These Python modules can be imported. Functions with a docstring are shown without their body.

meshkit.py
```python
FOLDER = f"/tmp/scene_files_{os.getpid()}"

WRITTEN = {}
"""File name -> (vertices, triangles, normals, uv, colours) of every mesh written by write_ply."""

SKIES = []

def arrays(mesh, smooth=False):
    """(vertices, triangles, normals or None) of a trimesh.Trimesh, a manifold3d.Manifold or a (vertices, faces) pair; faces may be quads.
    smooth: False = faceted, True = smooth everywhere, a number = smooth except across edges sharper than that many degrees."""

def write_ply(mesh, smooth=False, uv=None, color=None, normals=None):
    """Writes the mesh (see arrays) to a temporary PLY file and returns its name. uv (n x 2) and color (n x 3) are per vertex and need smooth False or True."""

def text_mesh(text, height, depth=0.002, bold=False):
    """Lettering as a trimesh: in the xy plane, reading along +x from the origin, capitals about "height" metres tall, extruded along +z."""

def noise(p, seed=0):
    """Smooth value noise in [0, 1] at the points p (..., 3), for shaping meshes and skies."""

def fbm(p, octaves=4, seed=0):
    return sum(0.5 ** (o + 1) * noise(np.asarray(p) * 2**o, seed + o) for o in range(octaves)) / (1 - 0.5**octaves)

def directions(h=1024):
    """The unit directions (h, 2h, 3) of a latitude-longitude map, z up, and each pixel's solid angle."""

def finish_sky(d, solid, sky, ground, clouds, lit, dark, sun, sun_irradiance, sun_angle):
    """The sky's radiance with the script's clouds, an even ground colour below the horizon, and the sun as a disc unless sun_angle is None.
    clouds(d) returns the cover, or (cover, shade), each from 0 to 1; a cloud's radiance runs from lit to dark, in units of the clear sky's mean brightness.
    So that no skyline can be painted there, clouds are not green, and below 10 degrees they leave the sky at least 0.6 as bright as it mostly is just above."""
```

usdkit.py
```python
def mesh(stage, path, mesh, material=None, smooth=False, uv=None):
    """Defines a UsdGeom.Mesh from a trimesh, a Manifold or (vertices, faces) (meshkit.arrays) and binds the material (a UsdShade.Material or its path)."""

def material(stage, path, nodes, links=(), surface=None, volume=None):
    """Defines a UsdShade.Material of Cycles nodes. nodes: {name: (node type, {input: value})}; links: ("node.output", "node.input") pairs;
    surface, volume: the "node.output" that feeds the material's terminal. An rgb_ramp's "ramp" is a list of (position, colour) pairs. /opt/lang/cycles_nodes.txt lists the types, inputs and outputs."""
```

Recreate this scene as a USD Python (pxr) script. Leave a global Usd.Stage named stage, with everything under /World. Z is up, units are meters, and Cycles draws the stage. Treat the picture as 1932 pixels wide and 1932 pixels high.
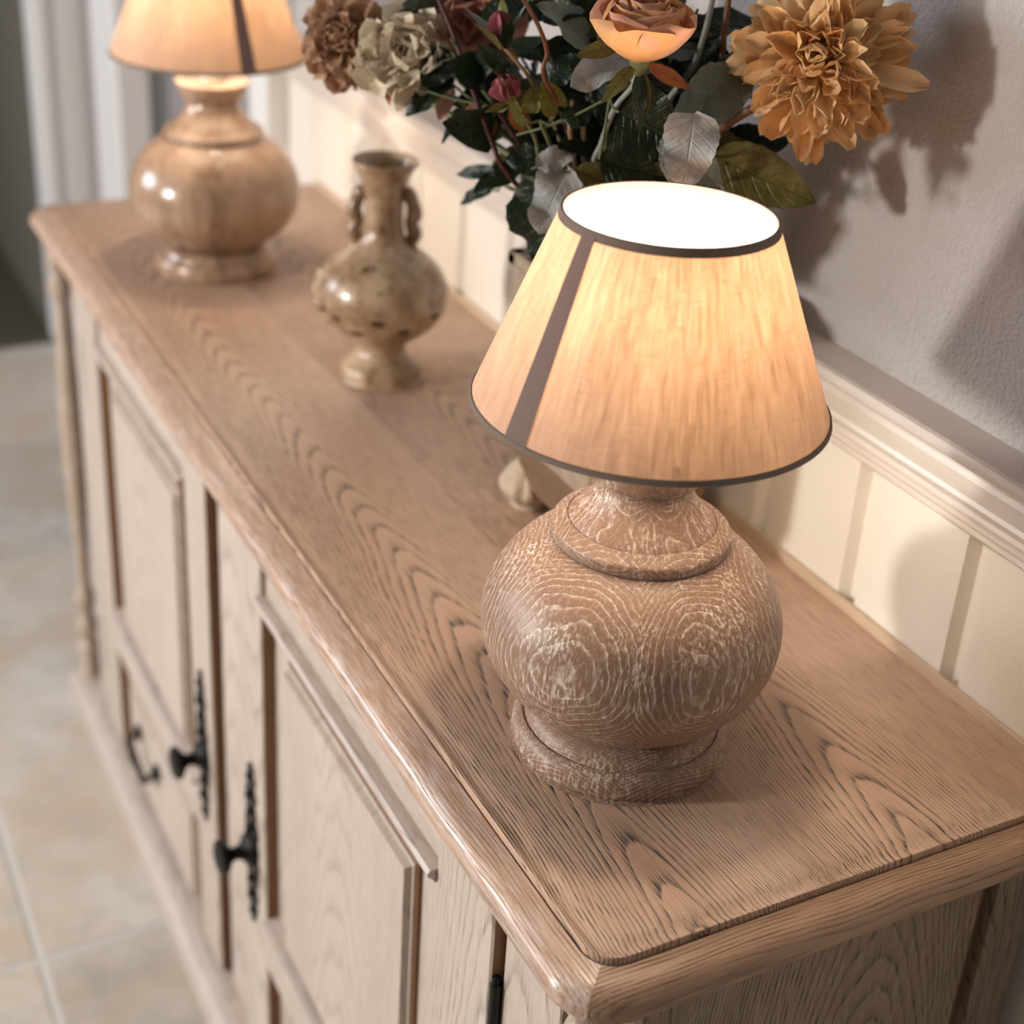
import math, random
import numpy as np, trimesh, manifold3d as m3
import usdkit, meshkit
from pxr import Usd, UsdGeom, UsdLux, UsdShade, Gf, Sdf, Vt

stage = Usd.Stage.CreateInMemory()
UsdGeom.SetStageUpAxis(stage, 'Z'); UsdGeom.SetStageMetersPerUnit(stage, 1.0)
UsdGeom.Xform.Define(stage, '/World'); UsdGeom.Scope.Define(stage, '/World/Looks')
H = 0.9            # height of the sideboard top; x across it (0 front .. 0.42 wall), y along it
PI = math.pi

# ------------------------------------------------------------------ camera
cam = UsdGeom.Camera.Define(stage, '/World/camera')
RIGHT = (0.8837745596, -0.4634563417, 0.0644262915)
UP = (0.1569773571, 0.4233773973, 0.8922497906)
FWD = (0.4407954595, 0.7784341968, -0.4469223245)
EYE = (-0.4068023150, -0.5823791976, 0.7109558731 + H)
cam.AddTransformOp().Set(Gf.Matrix4d(*RIGHT, 0, *UP, 0, -FWD[0], -FWD[1], -FWD[2], 0, *EYE, 1))
cam.CreateHorizontalApertureAttr(36.0); cam.CreateVerticalApertureAttr(36.0)
cam.CreateFocalLengthAttr(36.0 * 2816.888 / 1932)
cam.CreateHorizontalApertureOffsetAttr(-35.23 / 1932 * 36)
cam.CreateVerticalApertureOffsetAttr(-105.9 / 1932 * 36)
cam.CreateFStopAttr(3.8); cam.CreateFocusDistanceAttr(1.06)
cam.CreateClippingRangeAttr(Gf.Vec2f(0.02, 100))
cam.CreateExposureAttr(0.32)

# ------------------------------------------------------------------ sky light, daylight window, unseen side light
dome = UsdLux.DomeLight.Define(stage, '/World/ambient_fill')  # added uniform fill, stands in for ambient light in the hall
dome.CreateColorAttr(Gf.Vec3f(1.0, 0.96, 0.92)); dome.CreateIntensityAttr(0.045)
win = UsdLux.RectLight.Define(stage, '/World/window_light')      # daylight from the hall on the left
win.CreateWidthAttr(1.0); win.CreateHeightAttr(1.3); win.CreateIntensityAttr(15.0); win.CreateColorAttr(Gf.Vec3f(0.90, 0.92, 1.0))
win.AddTranslateOp().Set(Gf.Vec3d(-3.0, 3.1, 1.9)); win.AddRotateZOp().Set(-42); win.AddRotateYOp().Set(-80)
sph = UsdLux.SphereLight.Define(stage, '/World/unseen_side_light')      # unseen small neutral source, placed from the shadows it casts
sph.CreateRadiusAttr(0.09); sph.CreateIntensityAttr(345.0); sph.CreateColorAttr(Gf.Vec3f(1.0, 0.95, 0.90))
sph.AddTranslateOp().Set(Gf.Vec3d(-2.031, 0.962, 0.5155 + H))
BULB = 82.0        # emission strength of the lamp bulbs

# ------------------------------------------------------------------ helpers
counts = {}
def numbered(path):
    n = counts.get(path, 0); counts[path] = n + 1
    return path if n == 0 else f'{path}_{n:03d}'
def keys(prim, **kw):
    for k, v in kw.items():
        if v: prim.SetCustomDataByKey(k, v)
    return prim
def thing(name, label, cat, loc=(0, 0, 0), rotz=0, group=None):
    x = UsdGeom.Xform.Define(stage, numbered('/World/' + name))
    x.AddTranslateOp().Set(Gf.Vec3d(*map(float, loc)))
    if rotz: x.AddRotateZOp().Set(float(rotz))
    return keys(x.GetPrim(), label=label, category=cat, group=group)
def holder(name, parent, label=None):
    x = UsdGeom.Xform.Define(stage, numbered(str(parent.GetPath()) + '/' + name)).GetPrim()
    return keys(x, label=label)
def obj(name, mesh, mat, parent=None, smooth=False, uv=None, **kw):
    base = '/World/' + name if parent is None else str(parent.GetPath()) + '/' + name
    p = usdkit.mesh(stage, numbered(base), mesh, mat, smooth=smooth, uv=uv).GetPrim()
    return keys(p, **kw)
def struct(name, mesh, mat, **kw):
    return obj(name, mesh, mat, kind='structure', **kw)
def structx(name, **kw):
    return keys(UsdGeom.Xform.Define(stage, '/World/' + name).GetPrim(), kind='structure', **kw)

def box(x0, x1, y0, y1, z0, z1, c=0.0):
    """A box, its edges chamfered by c."""
    if c <= 0:
        m = trimesh.creation.box([x1 - x0, y1 - y0, z1 - z0]); m.apply_translation([(x0 + x1) / 2, (y0 + y1) / 2, (z0 + z1) / 2]); return m
    pts = []
    for sx in (0, 1):
        for sy in (0, 1):
            for sz in (0, 1):
                X, Y, Z = (x1 if sx else x0), (y1 if sy else y0), (z1 if sz else z0)
                dx, dy, dz = (-c if sx else c), (-c if sy else c), (-c if sz else c)
                pts += [(X, Y + dy, Z + dz), (X + dx, Y, Z + dz), (X + dx, Y + dy, Z)]
    return trimesh.convex.convex_hull(np.array(pts))
def cat(*ms): return trimesh.util.concatenate([m for m in ms])
def lathe(profile, n=64, close=True):
    """profile: (r, z) from bottom to top; closed surfaces end on r = 0."""
    pr = np.array(profile, float); k = len(pr); a = np.arange(n) * 2 * PI / n
    v = np.stack([pr[:, 0, None] * np.cos(a), pr[:, 0, None] * np.sin(a), np.repeat(pr[:, 1, None], n, 1)], -1).reshape(-1, 3)
    i, j = np.meshgrid(np.arange(k - 1), np.arange(n), indexing='ij'); j2 = (j + 1) % n
    q = np.stack([i * n + j, i * n + j2, (i + 1) * n + j2, (i + 1) * n + j], -1).reshape(-1, 4)
    m = trimesh.Trimesh(v, np.vstack([q[:, [0, 1, 2]], q[:, [0, 2, 3]]]), process=False)
    return m
def spline(pts, per=8):
    """Catmull-Rom through the points."""
    p = np.array(pts, float); p = np.vstack([2 * p[0] - p[1], p, 2 * p[-1] - p[-2]]); out = []
    for i in range(1, len(p) - 2):
        t = np.linspace(0, 1, per, endpoint=False)[:, None]
        a, b, c, d = p[i - 1], p[i], p[i + 1], p[i + 2]
        out.append(0.5 * (2 * b + (c - a) * t + (2 * a - 5 * b + 4 * c - d) * t ** 2 + (3 * b - 3 * c + d - a) * t ** 3))
    return np.vstack(out + [p[-2][None]])
def tube(pts, r, n=8, per=6, caps=True):
    p = spline(pts, per) if per > 1 else np.array(pts, float); k = len(p)
    rad = np.interp(np.linspace(0, 1, k), np.linspace(0, 1, len(np.atleast_1d(r))), np.atleast_1d(r))
    t = np.gradient(p, axis=0); t /= np.linalg.norm(t, axis=1, keepdims=True) + 1e-12
    u = np.cross(t[0], [0.3, 0.2, 0.93]); u /= np.linalg.norm(u); ring = []
    for i in range(k):
        u = u - t[i] * (u @ t[i]); u /= np.linalg.norm(u); w = np.cross(t[i], u); a = np.arange(n) * 2 * PI / n
        ring.append(p[i] + rad[i] * (np.cos(a)[:, None] * u + np.sin(a)[:, None] * w))
    v = np.vstack(ring + [p[:1], p[-1:]]); f = []
    for i in range(k - 1):
        for j in range(n):
            a, b, c, d = i * n + j, i * n + (j + 1) % n, (i + 1) * n + (j + 1) % n, (i + 1) * n + j
            f += [(a, b, c), (a, c, d)]
    if caps:
        for j in range(n):
            f += [(k * n, (j + 1) % n, j), (k * n + 1, (k - 1) * n + j, (k - 1) * n + (j + 1) % n)]
    return trimesh.Trimesh(v, np.array(f), process=False)
def ball(c, r, sub=2, s=(1, 1, 1)):
    m = trimesh.creation.icosphere(sub, r); m.apply_scale(s); m.apply_translation(c); return m
def extrude_y(profile, y0, y1):
    """A closed (x, z) outline along y."""
    from shapely.geometry import Polygon
    m = trimesh.creation.extrude_polygon(Polygon(profile), y1 - y0, engine='earcut')
    v = m.vertices.copy(); m.vertices = np.stack([v[:, 0], y0 + v[:, 2], v[:, 1]], 1); m.invert(); trimesh.repair.fix_normals(m); return m

# ------------------------------------------------------------------ materials
class Out:
    def __init__(s, name, sock=None): s.name, s.sock = name, sock
    def __getattr__(s, k):
        if k.startswith('__'): raise AttributeError(k)
        return Out(s.name, k)
    def __str__(s): return f'{s.name}.{s.sock}'
class Graph:
    def __init__(g): g.nodes, g.links = {}, []
    def n(g, kind, /, **kw):
        name = f'n{len(g.nodes)}'; vals = {}
        for k, v in kw.items():
            if isinstance(v, Out): g.links.append((str(v), f'{name}.{k}'))
            else: vals[k] = v
        g.nodes[name] = (kind, vals); return Out(name)
    def m(g, op, a=None, b=None, c=None):
        kw = {'math_type': op}
        for k, v in (('value1', a), ('value2', b), ('value3', c)):
            if v is not None: kw[k] = v
        return g.n('math', **kw).value
    def ramp(g, fac, stops): return g.n('rgb_ramp', fac=fac, ramp=stops).color
    def mixc(g, fac, a, b, mode='mix'): return g.n('mix_color', blend_type=mode, fac=fac, a=a, b=b).result
    def noise(g, vec, scale=1.0, detail=2.0, rough=0.5, **kw): return g.n('noise_texture', vector=vec, scale=scale, detail=detail, roughness=rough, **kw)
    def scaled(g, vec, s, loc=(0, 0, 0)): return g.n('mapping', vector=vec, scale=s, location=loc).vector
    def bump(g, h, dist, strength=1.0): return g.n('bump', height=h, distance=dist, strength=strength).normal
    def make(g, name, surface): return usdkit.material(stage, '/World/Looks/' + name, g.nodes, g.links, surface=str(surface))
def lin(r, g=None, b=None):
    """sRGB picture values to linear."""
    c = np.array([r, g, b] if g is not None else r, float)
    return tuple(np.where(c <= 0.04045, c / 12.92, ((c + 0.055) / 1.055) ** 2.4).tolist())

def plain(name, col, rough=0.5, spec=0.5, metal=0.0, noise=0.0, scale=20, bump=0.0, bscale=200):
    g = Graph(); co = g.n('texture_coordinate').object; kw = {}
    base = col
    if noise:
        f = g.noise(co, scale, 4, 0.6).fac
        base = g.mixc(f, tuple(c * (1 - noise) for c in col), tuple(min(1, c * (1 + noise)) for c in col))
    if bump: kw['normal'] = g.bump(g.noise(co, bscale, 3, 0.6).fac, bump)
    p = g.n('principled_bsdf', base_color=base, roughness=rough, specular_ior_level=spec, metallic=metal, **kw)
    return g.make(name, p.BSDF)

def oak(name, axes, light, dark, mid, centres, a=900.0, b=22.0, contrast=1.0, rough=0.45, pores=1.0, lime=None, limeamt=0.0, bump=0.0006, seed=0.0, spec=0.5):
    """Plain-sawn oak. axes: the letters of the coordinate across and along the grain. centres: the cathedral axes (across)."""
    g = Graph(); co = g.n('texture_coordinate').object; s = g.n('separate_xyz', vector=co)
    ac, al = getattr(s, axes[0]), getattr(s, axes[1])
    th = getattr(s, ({'x', 'y', 'z'} - set(axes)).pop())
    vec = g.n('combine_xyz', x=ac, y=al, z=g.m('add', th, seed)).vector
    wob = g.m('subtract', g.noise(g.scaled(vec, (7, 1.7, 7)), 1.0, 3, 0.5).fac, 0.5)
    wob2 = g.m('subtract', g.noise(g.scaled(vec, (40, 6, 40)), 1.0, 2, 0.5).fac, 0.5)
    aw = g.m('add', ac, g.m('multiply', wob, 0.06))
    best = None
    for c, off, sl in centres:
        d = g.m('subtract', aw, c)
        d2 = g.m('multiply', g.m('multiply', d, d), a)
        ph = g.m('add', g.m('add', d2, g.m('multiply', al, sl * b)), off)
        key = g.m('absolute', d)
        best = (ph, key) if best is None else (
            g.n('mix_float', fac=g.m('less_than', key, best[1]), a=best[0], b=ph).result, g.m('minimum', key, best[1]))
    ph = g.m('add', g.m('add', best[0], g.m('multiply', wob2, 1.1)), g.m('multiply', wob, 3.0))
    fr = g.m('fraction', ph)
    line = g.ramp(fr, [(0, (1, 1, 1)), (0.08, (.8, .8, .8)), (0.22, (.30, .30, .30)), (0.5, (.05, .05, .05)), (0.9, (0, 0, 0)), (1, (1, 1, 1))])
    streak = g.noise(g.scaled(vec, (520, 16, 520)), 1.0, 2, 0.6).fac
    pore = g.ramp(g.noise(g.scaled(vec, (700, 34, 700)), 1.0, 1, 0.5).fac, [(0, (0, 0, 0)), (.52, (0, 0, 0)), (.66, (1, 1, 1))])
    lm = g.m('multiply', line, g.n('map_range', value=streak, from_min=.36, from_max=.62, to_min=.12, to_max=1.0, clamp=True).result)
    dk = g.m('multiply', g.m('add', g.m('multiply', lm, 0.95), g.m('multiply', g.m('multiply', pore, g.m('multiply_add', line, 0.75, 0.14)), 0.55 * pores)), contrast)
    dk = g.n('clamp', value=dk).result
    big = g.noise(g.scaled(vec, (9, 1.3, 9)), 1.0, 3, 0.55).fac
    base = g.mixc(g.ramp(big, [(.3, (0, 0, 0)), (.7, (1, 1, 1))]), light, mid)
    col = g.mixc(dk, base, dark)
    if lime is not None:
        lf = g.ramp(g.noise(g.scaled(vec, (300, 30, 300)), 1.0, 3, 0.65).fac, [(.42, (0, 0, 0)), (.68, (1, 1, 1))])
        col = g.mixc(g.m('multiply', lf, limeamt), col, lime)
    nrm = g.bump(g.m('subtract', 1.0, dk), bump)
    rg = g.m('multiply_add', streak, 0.25, rough - 0.12)
    p = g.n('principled_bsdf', base_color=col, roughness=rg, specular_ior_level=spec, normal=nrm)
    return g.make(name, p.BSDF)

TAN, TAN2, DK = lin(.82, .695, .60), lin(.74, .605, .51), lin(.30, .255, .22)
M_top = oak('oak_top', 'xy', TAN, DK, TAN2, [(0.075, 0.0, 1.0), (0.275, 5.3, 1.0)], a=3000, b=22, contrast=.98, rough=.40, pores=1.6)
M_edge_y = oak('oak_edge', 'xy', lin(.80, .67, .575), lin(.38, .30, .25), lin(.72, .58, .485), [(-.2, 0, .2)], a=900, b=8, contrast=.7, lime=lin(.90, .86, .84), limeamt=.5, rough=.27, spec=.65)  # limed wood; its pale lime also paints the window highlight along the edge
M_edge_x = oak('oak_edge_end', 'yx', lin(.72, .58, .47), lin(.33, .25, .20), lin(.62, .48, .38), [(-.2, 0, .2)], a=900, b=8, contrast=.75, lime=lin(.74, .66, .58), limeamt=.25, rough=.40)
GRE, GRE2, GDK = lin(.78, .73, .69), lin(.725, .67, .62), lin(.40, .33, .28)
M_front = oak('limed_oak_front', 'yz', GRE, GDK, GRE2, [(.11, 0, 1), (.83, 2.2, 1), (.72, 1.2, -1)], a=520, b=12, contrast=.55, lime=lin(.84, .79, .74), limeamt=.35, rough=.46)
M_rail = oak('limed_oak_rail', 'zy', GRE, GDK, GRE2, [(.5, 0, .3)], a=420, b=5, contrast=.5, lime=lin(.86, .82, .79), limeamt=.45, rough=.42)
M_panel = oak('limed_oak_panel', 'yz', GRE, GDK, GRE2, [(.47, 0.4, 1), (1.2, 1.7, 1)], a=620, b=16, contrast=.42, lime=lin(.84, .79, .74), limeamt=.3, rough=.46)
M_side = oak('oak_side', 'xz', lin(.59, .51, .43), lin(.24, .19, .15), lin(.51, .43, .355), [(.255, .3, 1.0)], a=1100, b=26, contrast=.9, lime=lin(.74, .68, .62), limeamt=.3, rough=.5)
M_brown = plain('brown_shaded_edge', lin(.50, .36, .25), .55, .4, noise=.25, scale=40)  # bare wood brown that also paints the shade in the door grooves
M_back_strip = plain('back_strip_tan', lin(.76, .67, .57), .5, .3, noise=.06, scale=40)
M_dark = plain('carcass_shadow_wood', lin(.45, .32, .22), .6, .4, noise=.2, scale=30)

def turned(name, brown, brown2, white, freq, seed, rough=0.42, amount=1.0, bow=3.6):
    """Turned lamp wood: growth layers met by the curved surface as nested ovals, lime left in the grain."""
    g = Graph(); co = g.n('texture_coordinate').object
    base = g.scaled(co, (1, 1, 1), (0, 0, seed))
    s = g.n('separate_xyz', vector=co)
    best = None
    w0 = g.m('subtract', g.noise(base, 9.0, 2, 0.5).fac, 0.5)
    for k in range(3):
        an = math.radians(EYE_AZ + 58 * k)
        d = g.m('absolute', g.m('add', g.m('multiply', s.x, math.cos(an)), g.m('multiply', s.y, math.sin(an))))
        best = d if best is None else g.m('maximum', best, d)
    zc = g.m('subtract', s.z, 0.085)
    curve = g.m('multiply', g.m('multiply', zc, zc), bow)
    ph = g.m('multiply', g.m('add', g.m('add', best, curve), g.m('multiply', w0, 0.022)), freq)
    ph = g.m('add', ph, g.m('multiply', g.noise(base, 60.0, 3, 0.6).fac, 0.9))
    ph = g.m('add', ph, g.m('multiply', g.noise(base, 24.0, 2, 0.5).fac, 1.3))
    fr = g.m('fraction', ph)
    line = g.ramp(fr, [(0, (1, 1, 1)), (.10, (.9, .9, .9)), (.2, (.2, .2, .2)), (.4, (0, 0, 0)), (.94, (0, 0, 0)), (1, (1, 1, 1))])
    streak = g.ramp(g.noise(g.scaled(co, (260, 260, 60)), 1.0, 3, 0.6).fac, [(.4, (0, 0, 0)), (.66, (1, 1, 1))])
    worn = g.ramp(g.noise(base, 24.0, 4, 0.65).fac, [(.46, (0, 0, 0)), (.7, (1, 1, 1))])
    fine = g.ramp(g.noise(g.scaled(co, (420, 420, 90)), 1.0, 2, 0.7).fac, [(.48, (0, 0, 0)), (.62, (1, 1, 1))])
    wht = g.m('add', g.m('multiply', line, g.m('multiply_add', streak, .60, .12)), g.m('add', g.m('multiply', g.m('multiply', worn, fine), .8), g.m('multiply', fine, .16)))
    wht = g.n('clamp', value=g.m('multiply', wht, amount)).result
    tone = g.mixc(g.noise(base, 14.0, 3, 0.5).fac, brown, brown2)
    col = g.mixc(wht, tone, white)
    nrm = g.bump(g.m('subtract', 1.0, line), 0.0003, .7)
    p = g.n('principled_bsdf', base_color=col, roughness=g.m('multiply_add', wht, .25, rough), normal=nrm, specular_ior_level=.5)
    return g.make(name, p.BSDF)
EYE_AZ = 211.0
M_lamp = turned('limed_turned_wood', lin(.60, .465, .38), lin(.50, .375, .295), lin(.90, .84, .78), 430, 3.1)
EYE_AZ = 40.0
g = Graph(); co = g.n('texture_coordinate').object
n1 = g.noise(g.scaled(co, (22, 22, 4)), 1.0, 4, .6).fac; n2 = g.noise(g.scaled(co, (120, 120, 14)), 1.0, 3, .6).fac
col = g.mixc(g.ramp(n1, [(.34, (0, 0, 0)), (.62, (1, 1, 1))]), lin(.50, .38, .29), lin(.69, .575, .48))
col = g.mixc(g.m('multiply', g.ramp(n2, [(.45, (0, 0, 0)), (.7, (1, 1, 1))]), .5), col, lin(.76, .66, .57))
M_lamp2 = g.make('brown_turned_wood', g.n('principled_bsdf', base_color=col, roughness=.24, coat_weight=.3, coat_roughness=.12, normal=g.bump(n2, .0002)).BSDF)
M_column = turned('limed_column_wood', lin(.74, .66, .58), lin(.66, .58, .50), lin(.90, .87, .84), 240, 5.5, rough=.45)

def fabric(name, col, trans, w=0.5, thread=1.0):
    """Lampshade linen, lit from both sides: threads and slubs down and around the cone."""
    g = Graph(); co = g.n('texture_coordinate').object; s = g.n('separate_xyz', vector=co)
    ang = g.m('arctan2', s.y, s.x)
    vec = g.n('combine_xyz', x=g.m('multiply', ang, 0.1), y=s.z, z=0.0).vector
    down = g.noise(g.scaled(vec, (750, 45, 1)), 1.0, 3, 0.6).fac
    across = g.noise(g.scaled(vec, (60, 1000, 1)), 1.0, 2, 0.6).fac
    slub = g.noise(g.scaled(vec, (260, 22, 1)), 1.0, 4, 0.65).fac
    blotch = g.noise(g.scaled(vec, (30, 12, 1)), 1.0, 3, 0.6).fac
    f = g.m('add', g.m('add', g.m('multiply', down, .30), g.m('multiply', across, .22)), g.m('add', g.m('multiply', slub, .30), g.m('multiply', blotch, .22)))
    k = g.n('map_range', value=f, from_min=.38, from_max=.62, to_min=1.0 - .62 * thread, to_max=1.22, clamp=True).result
    tcol = g.n('mix_color', blend_type='multiply', fac=1.0, a=trans, b=g.n('combine_color', r=k, g=g.m('power', k, 1.25), b=g.m('power', k, 1.6)).color, use_clamp_result=False).result
    nrm = g.bump(g.m('add', down, across), 0.0002, .5)
    d = g.n('diffuse_bsdf', color=g.mixc(g.n('geometry').backfacing, col, (.93, .92, .90)), normal=nrm); t = g.n('translucent_bsdf', color=tcol)
    return g.make(name, g.n('mix_closure', fac=w, closure1=d.BSDF, closure2=t.BSDF).closure)
M_shade = fabric('shade_linen', lin(.87, .75, .67), (.27, .165, .098), .42)
M_lining = None
M_seam = fabric('seam_tape', lin(.58, .50, .47), (.05, .03, .02), .25, .5)
M_trim = plain('shade_trim_tape', lin(.50, .44, .40), .9, .1, noise=.2, scale=900)
g = Graph(); e = g.n('emission', color=(1.0, .80, .60), strength=BULB); M_bulb = g.make('warm_bulb', e.emission)
M_white = plain('white_fitting', lin(.85, .83, .78), .4)
M_brass = plain('lamp_metal', lin(.70, .62, .50), .35, .5, 1.0)
M_iron = plain('black_iron', lin(.10, .09, .08), .42, .5, .6, noise=.4, scale=120, bump=.0006, bscale=300)

# painted walls
def plaster(name, col, bump, scale, rough=.6):
    g = Graph(); co = g.n('texture_coordinate').object
    n = g.m('add', g.noise(co, scale, 4, .6).fac, g.m('multiply', g.noise(co, scale * .22, 2, .5).fac, .6))
    tone = g.mixc(g.noise(co, 3.0, 2, .5).fac, tuple(c * .97 for c in col), col)
    p = g.n('principled_bsdf', base_color=tone, roughness=rough, specular_ior_level=.35, normal=g.bump(n, bump))
    return g.make(name, p.BSDF)
M_plaster = plaster('grey_plaster', lin(.735, .715, .705), .0035, 200)
M_cream = plaster('cream_wood_paint', lin(.90, .87, .82), .0003, 300, .42)
M_railp = plaster('rail_paint', lin(.84, .80, .76), .0002, 300, .32)
M_railtop = plaster('rail_top_paint', lin(.62, .59, .55), .0002, 200, .4)
M_white_trim = plaster('white_trim_paint', lin(.92, .91, .90), .0002, 200, .4)
M_greydoor = plaster('grey_door_paint', lin(.60, .57, .57), .0002, 200, .45)
M_hall = plaster('darkened_hall_wall', lin(.42, .40, .36), .0004, 200, .7)  # hall gloom is put into this colour; on wall_left it damps bounce
M_hallfloor = plaster('shaded_hall_floor', lin(.34, .32, .27), .0004, 60, .5)  # shadow over the far floor is put into this dark colour
def tile_mat(name, a, b, c, seed):
    g = Graph(); co = g.scaled(g.n('texture_coordinate').object, (1, 1, 1), (seed, seed * .7, seed * 1.3))
    n1 = g.noise(co, 5.0, 5, .62).fac; n2 = g.noise(co, 14.0, 4, .6).fac
    col = g.mixc(g.ramp(n1, [(.36, (0, 0, 0)), (.62, (1, 1, 1))]), a, b)
    col = g.mixc(g.ramp(n2, [(.5, (0, 0, 0)), (.72, (1, 1, 1))]), col, c)
    p = g.n('principled_bsdf', base_color=col, roughness=.42, normal=g.bump(n2, .001))
    return g.make(name, p.BSDF)
M_tiles = [tile_mat(f'stone_tile_{i}', *c, i * 3.7) for i, c in enumerate([
    (lin(.82, .80, .77), lin(.78, .72, .65), lin(.74, .72, .68)),
    (lin(.80, .78, .75), lin(.76, .69, .61), lin(.72, .69, .65)),
    (lin(.78, .765, .74), lin(.73, .68, .62), lin(.67, .65, .62))])]
M_grout = plain('grout', lin(.79, .79, .78), .8, .2, noise=.05)

# ------------------------------------------------------------------ the room
WX = 0.43                                     # wall plane; wainscot faces stand proud of it
wall = structx('wall_right')
obj('plaster', box(WX, WX + .12, -2.2, 1.95, H + .19, 2.75), M_plaster, wall)
obj('wainscot_backing', box(WX, WX + .12, -2.2, 1.95, 0, H + .19), M_cream, wall)
def vboard(y0, y1, z0, z1, bev=.0115, d=.009):
    """One wainscot board, its long edges bevelled so that neighbours meet in a V."""
    xf, xb = WX - d, WX + .004
    v = [(xb, y0 + .0006, z0), (xb, y1 - .0006, z0), (xf, y1 - bev, z0), (xf, y0 + bev, z0),
         (xb, y0 + .0006, z1), (xb, y1 - .0006, z1), (xf, y1 - bev, z1), (xf, y0 + bev, z1)]
    return trimesh.convex.convex_hull(np.array(v))
y = 0.147 - .1365 * 17
while y < 1.77:
    obj('board', vboard(y, min(y + .1365, 1.785), H + .0005, H + .152), M_cream, wall)
    y += .1365
PR = [(.4205, .1455), (.4150, .1470), (.4125, .1500), (.4150, .1528), (.4162, .1540), (.4120, .1552), (.4100, .1580), (.4125, .1606), (.4145, .1620),
      (.4090, .1634), (.4045, .1660), (.4035, .1695), (.4055, .1726), (.4085, .1742), (.4085, .1755), (.4010, .1770), (.3990, .1815), (.4005, .1850), (.4060, .1890), (.4105, .1930),
      (.4120, .1975), (.4105, .2020), (.4060, .2062), (.3990, .2098), (.3940, .2115), (.3905, .2130), (.3885, .2163), (.3885, .2195), (.3905, .2230), (.3940, .2245),
      (.4280, .2265), (WX + .004, .2262), (WX + .004, .1455)]
struct('trim_1', extrude_y([(x, z + H) for x, z in PR], -2.2, 1.785), M_railp, smooth=None)
# door casing, door leaf and the far end of the hall
struct('trim_2', cat(box(.385, .46, 1.785, 1.845, 0, 2.2, .004), box(.400, .46, 1.845, 1.925, 0, 2.2, .004)), M_white_trim)
door = structx('door_1')
obj('door_leaf', box(.50, .54, 1.925, 2.83, 0, 2.1, .003), M_greydoor, door)
obj('door_panel', box(.492, .51, 2.05, 2.70, .25, .95, .006), M_greydoor, door)
obj('door_panel', box(.492, .51, 2.05, 2.70, 1.1, 1.95, .006), M_greydoor, door)
struct('trim_3', cat(box(.385, .46, 2.83, 2.90, 0, 2.2, .004), box(.400, .46, 2.90, 3.14, 0, 2.2, .004)), M_white_trim)
struct('wall_far', cat(box(.30, .60, 3.26, 3.34, 0, 2.7)), M_white_trim)
struct('trim_4', cat(box(.285, .318, 3.235, 3.35, 0, 2.7, .004)), M_white_trim)
struct('trim_5', box(.405, .47, 3.14, 3.26, 0, 2.7, .004), M_greydoor)
struct('wall_hall', cat(box(.29, .35, 3.351, 6.2, 0, 2.7), box(-4.5, .35, 6.2, 6.3, 0, 2.7)), M_hall)
wl = structx('wall_left')                      # unseen, across the hall; holds an added bracket for the side light
obj('plaster', box(-2.40, -2.28, -2.2, 1.9, 0, 2.75), M_hall, wl)
obj('added_light_bracket', cat(box(-2.281, -2.262, .90, 1.02, 1.33, 1.50, .006), tube([(-2.265, .962, 1.38), (-2.20, .962, 1.34), (-2.135, .962, 1.3265 - .01)], .009, 10)), M_brass, wl)  # bracket added so the inferred light does not hang free
fl = structx('floor')
obj('grout_bed', box(-4.6, .6, -2.2, 3.28, -.06, -.002), M_grout, fl)
rng = random.Random(5)
T = .55; g_ = .0045
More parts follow.
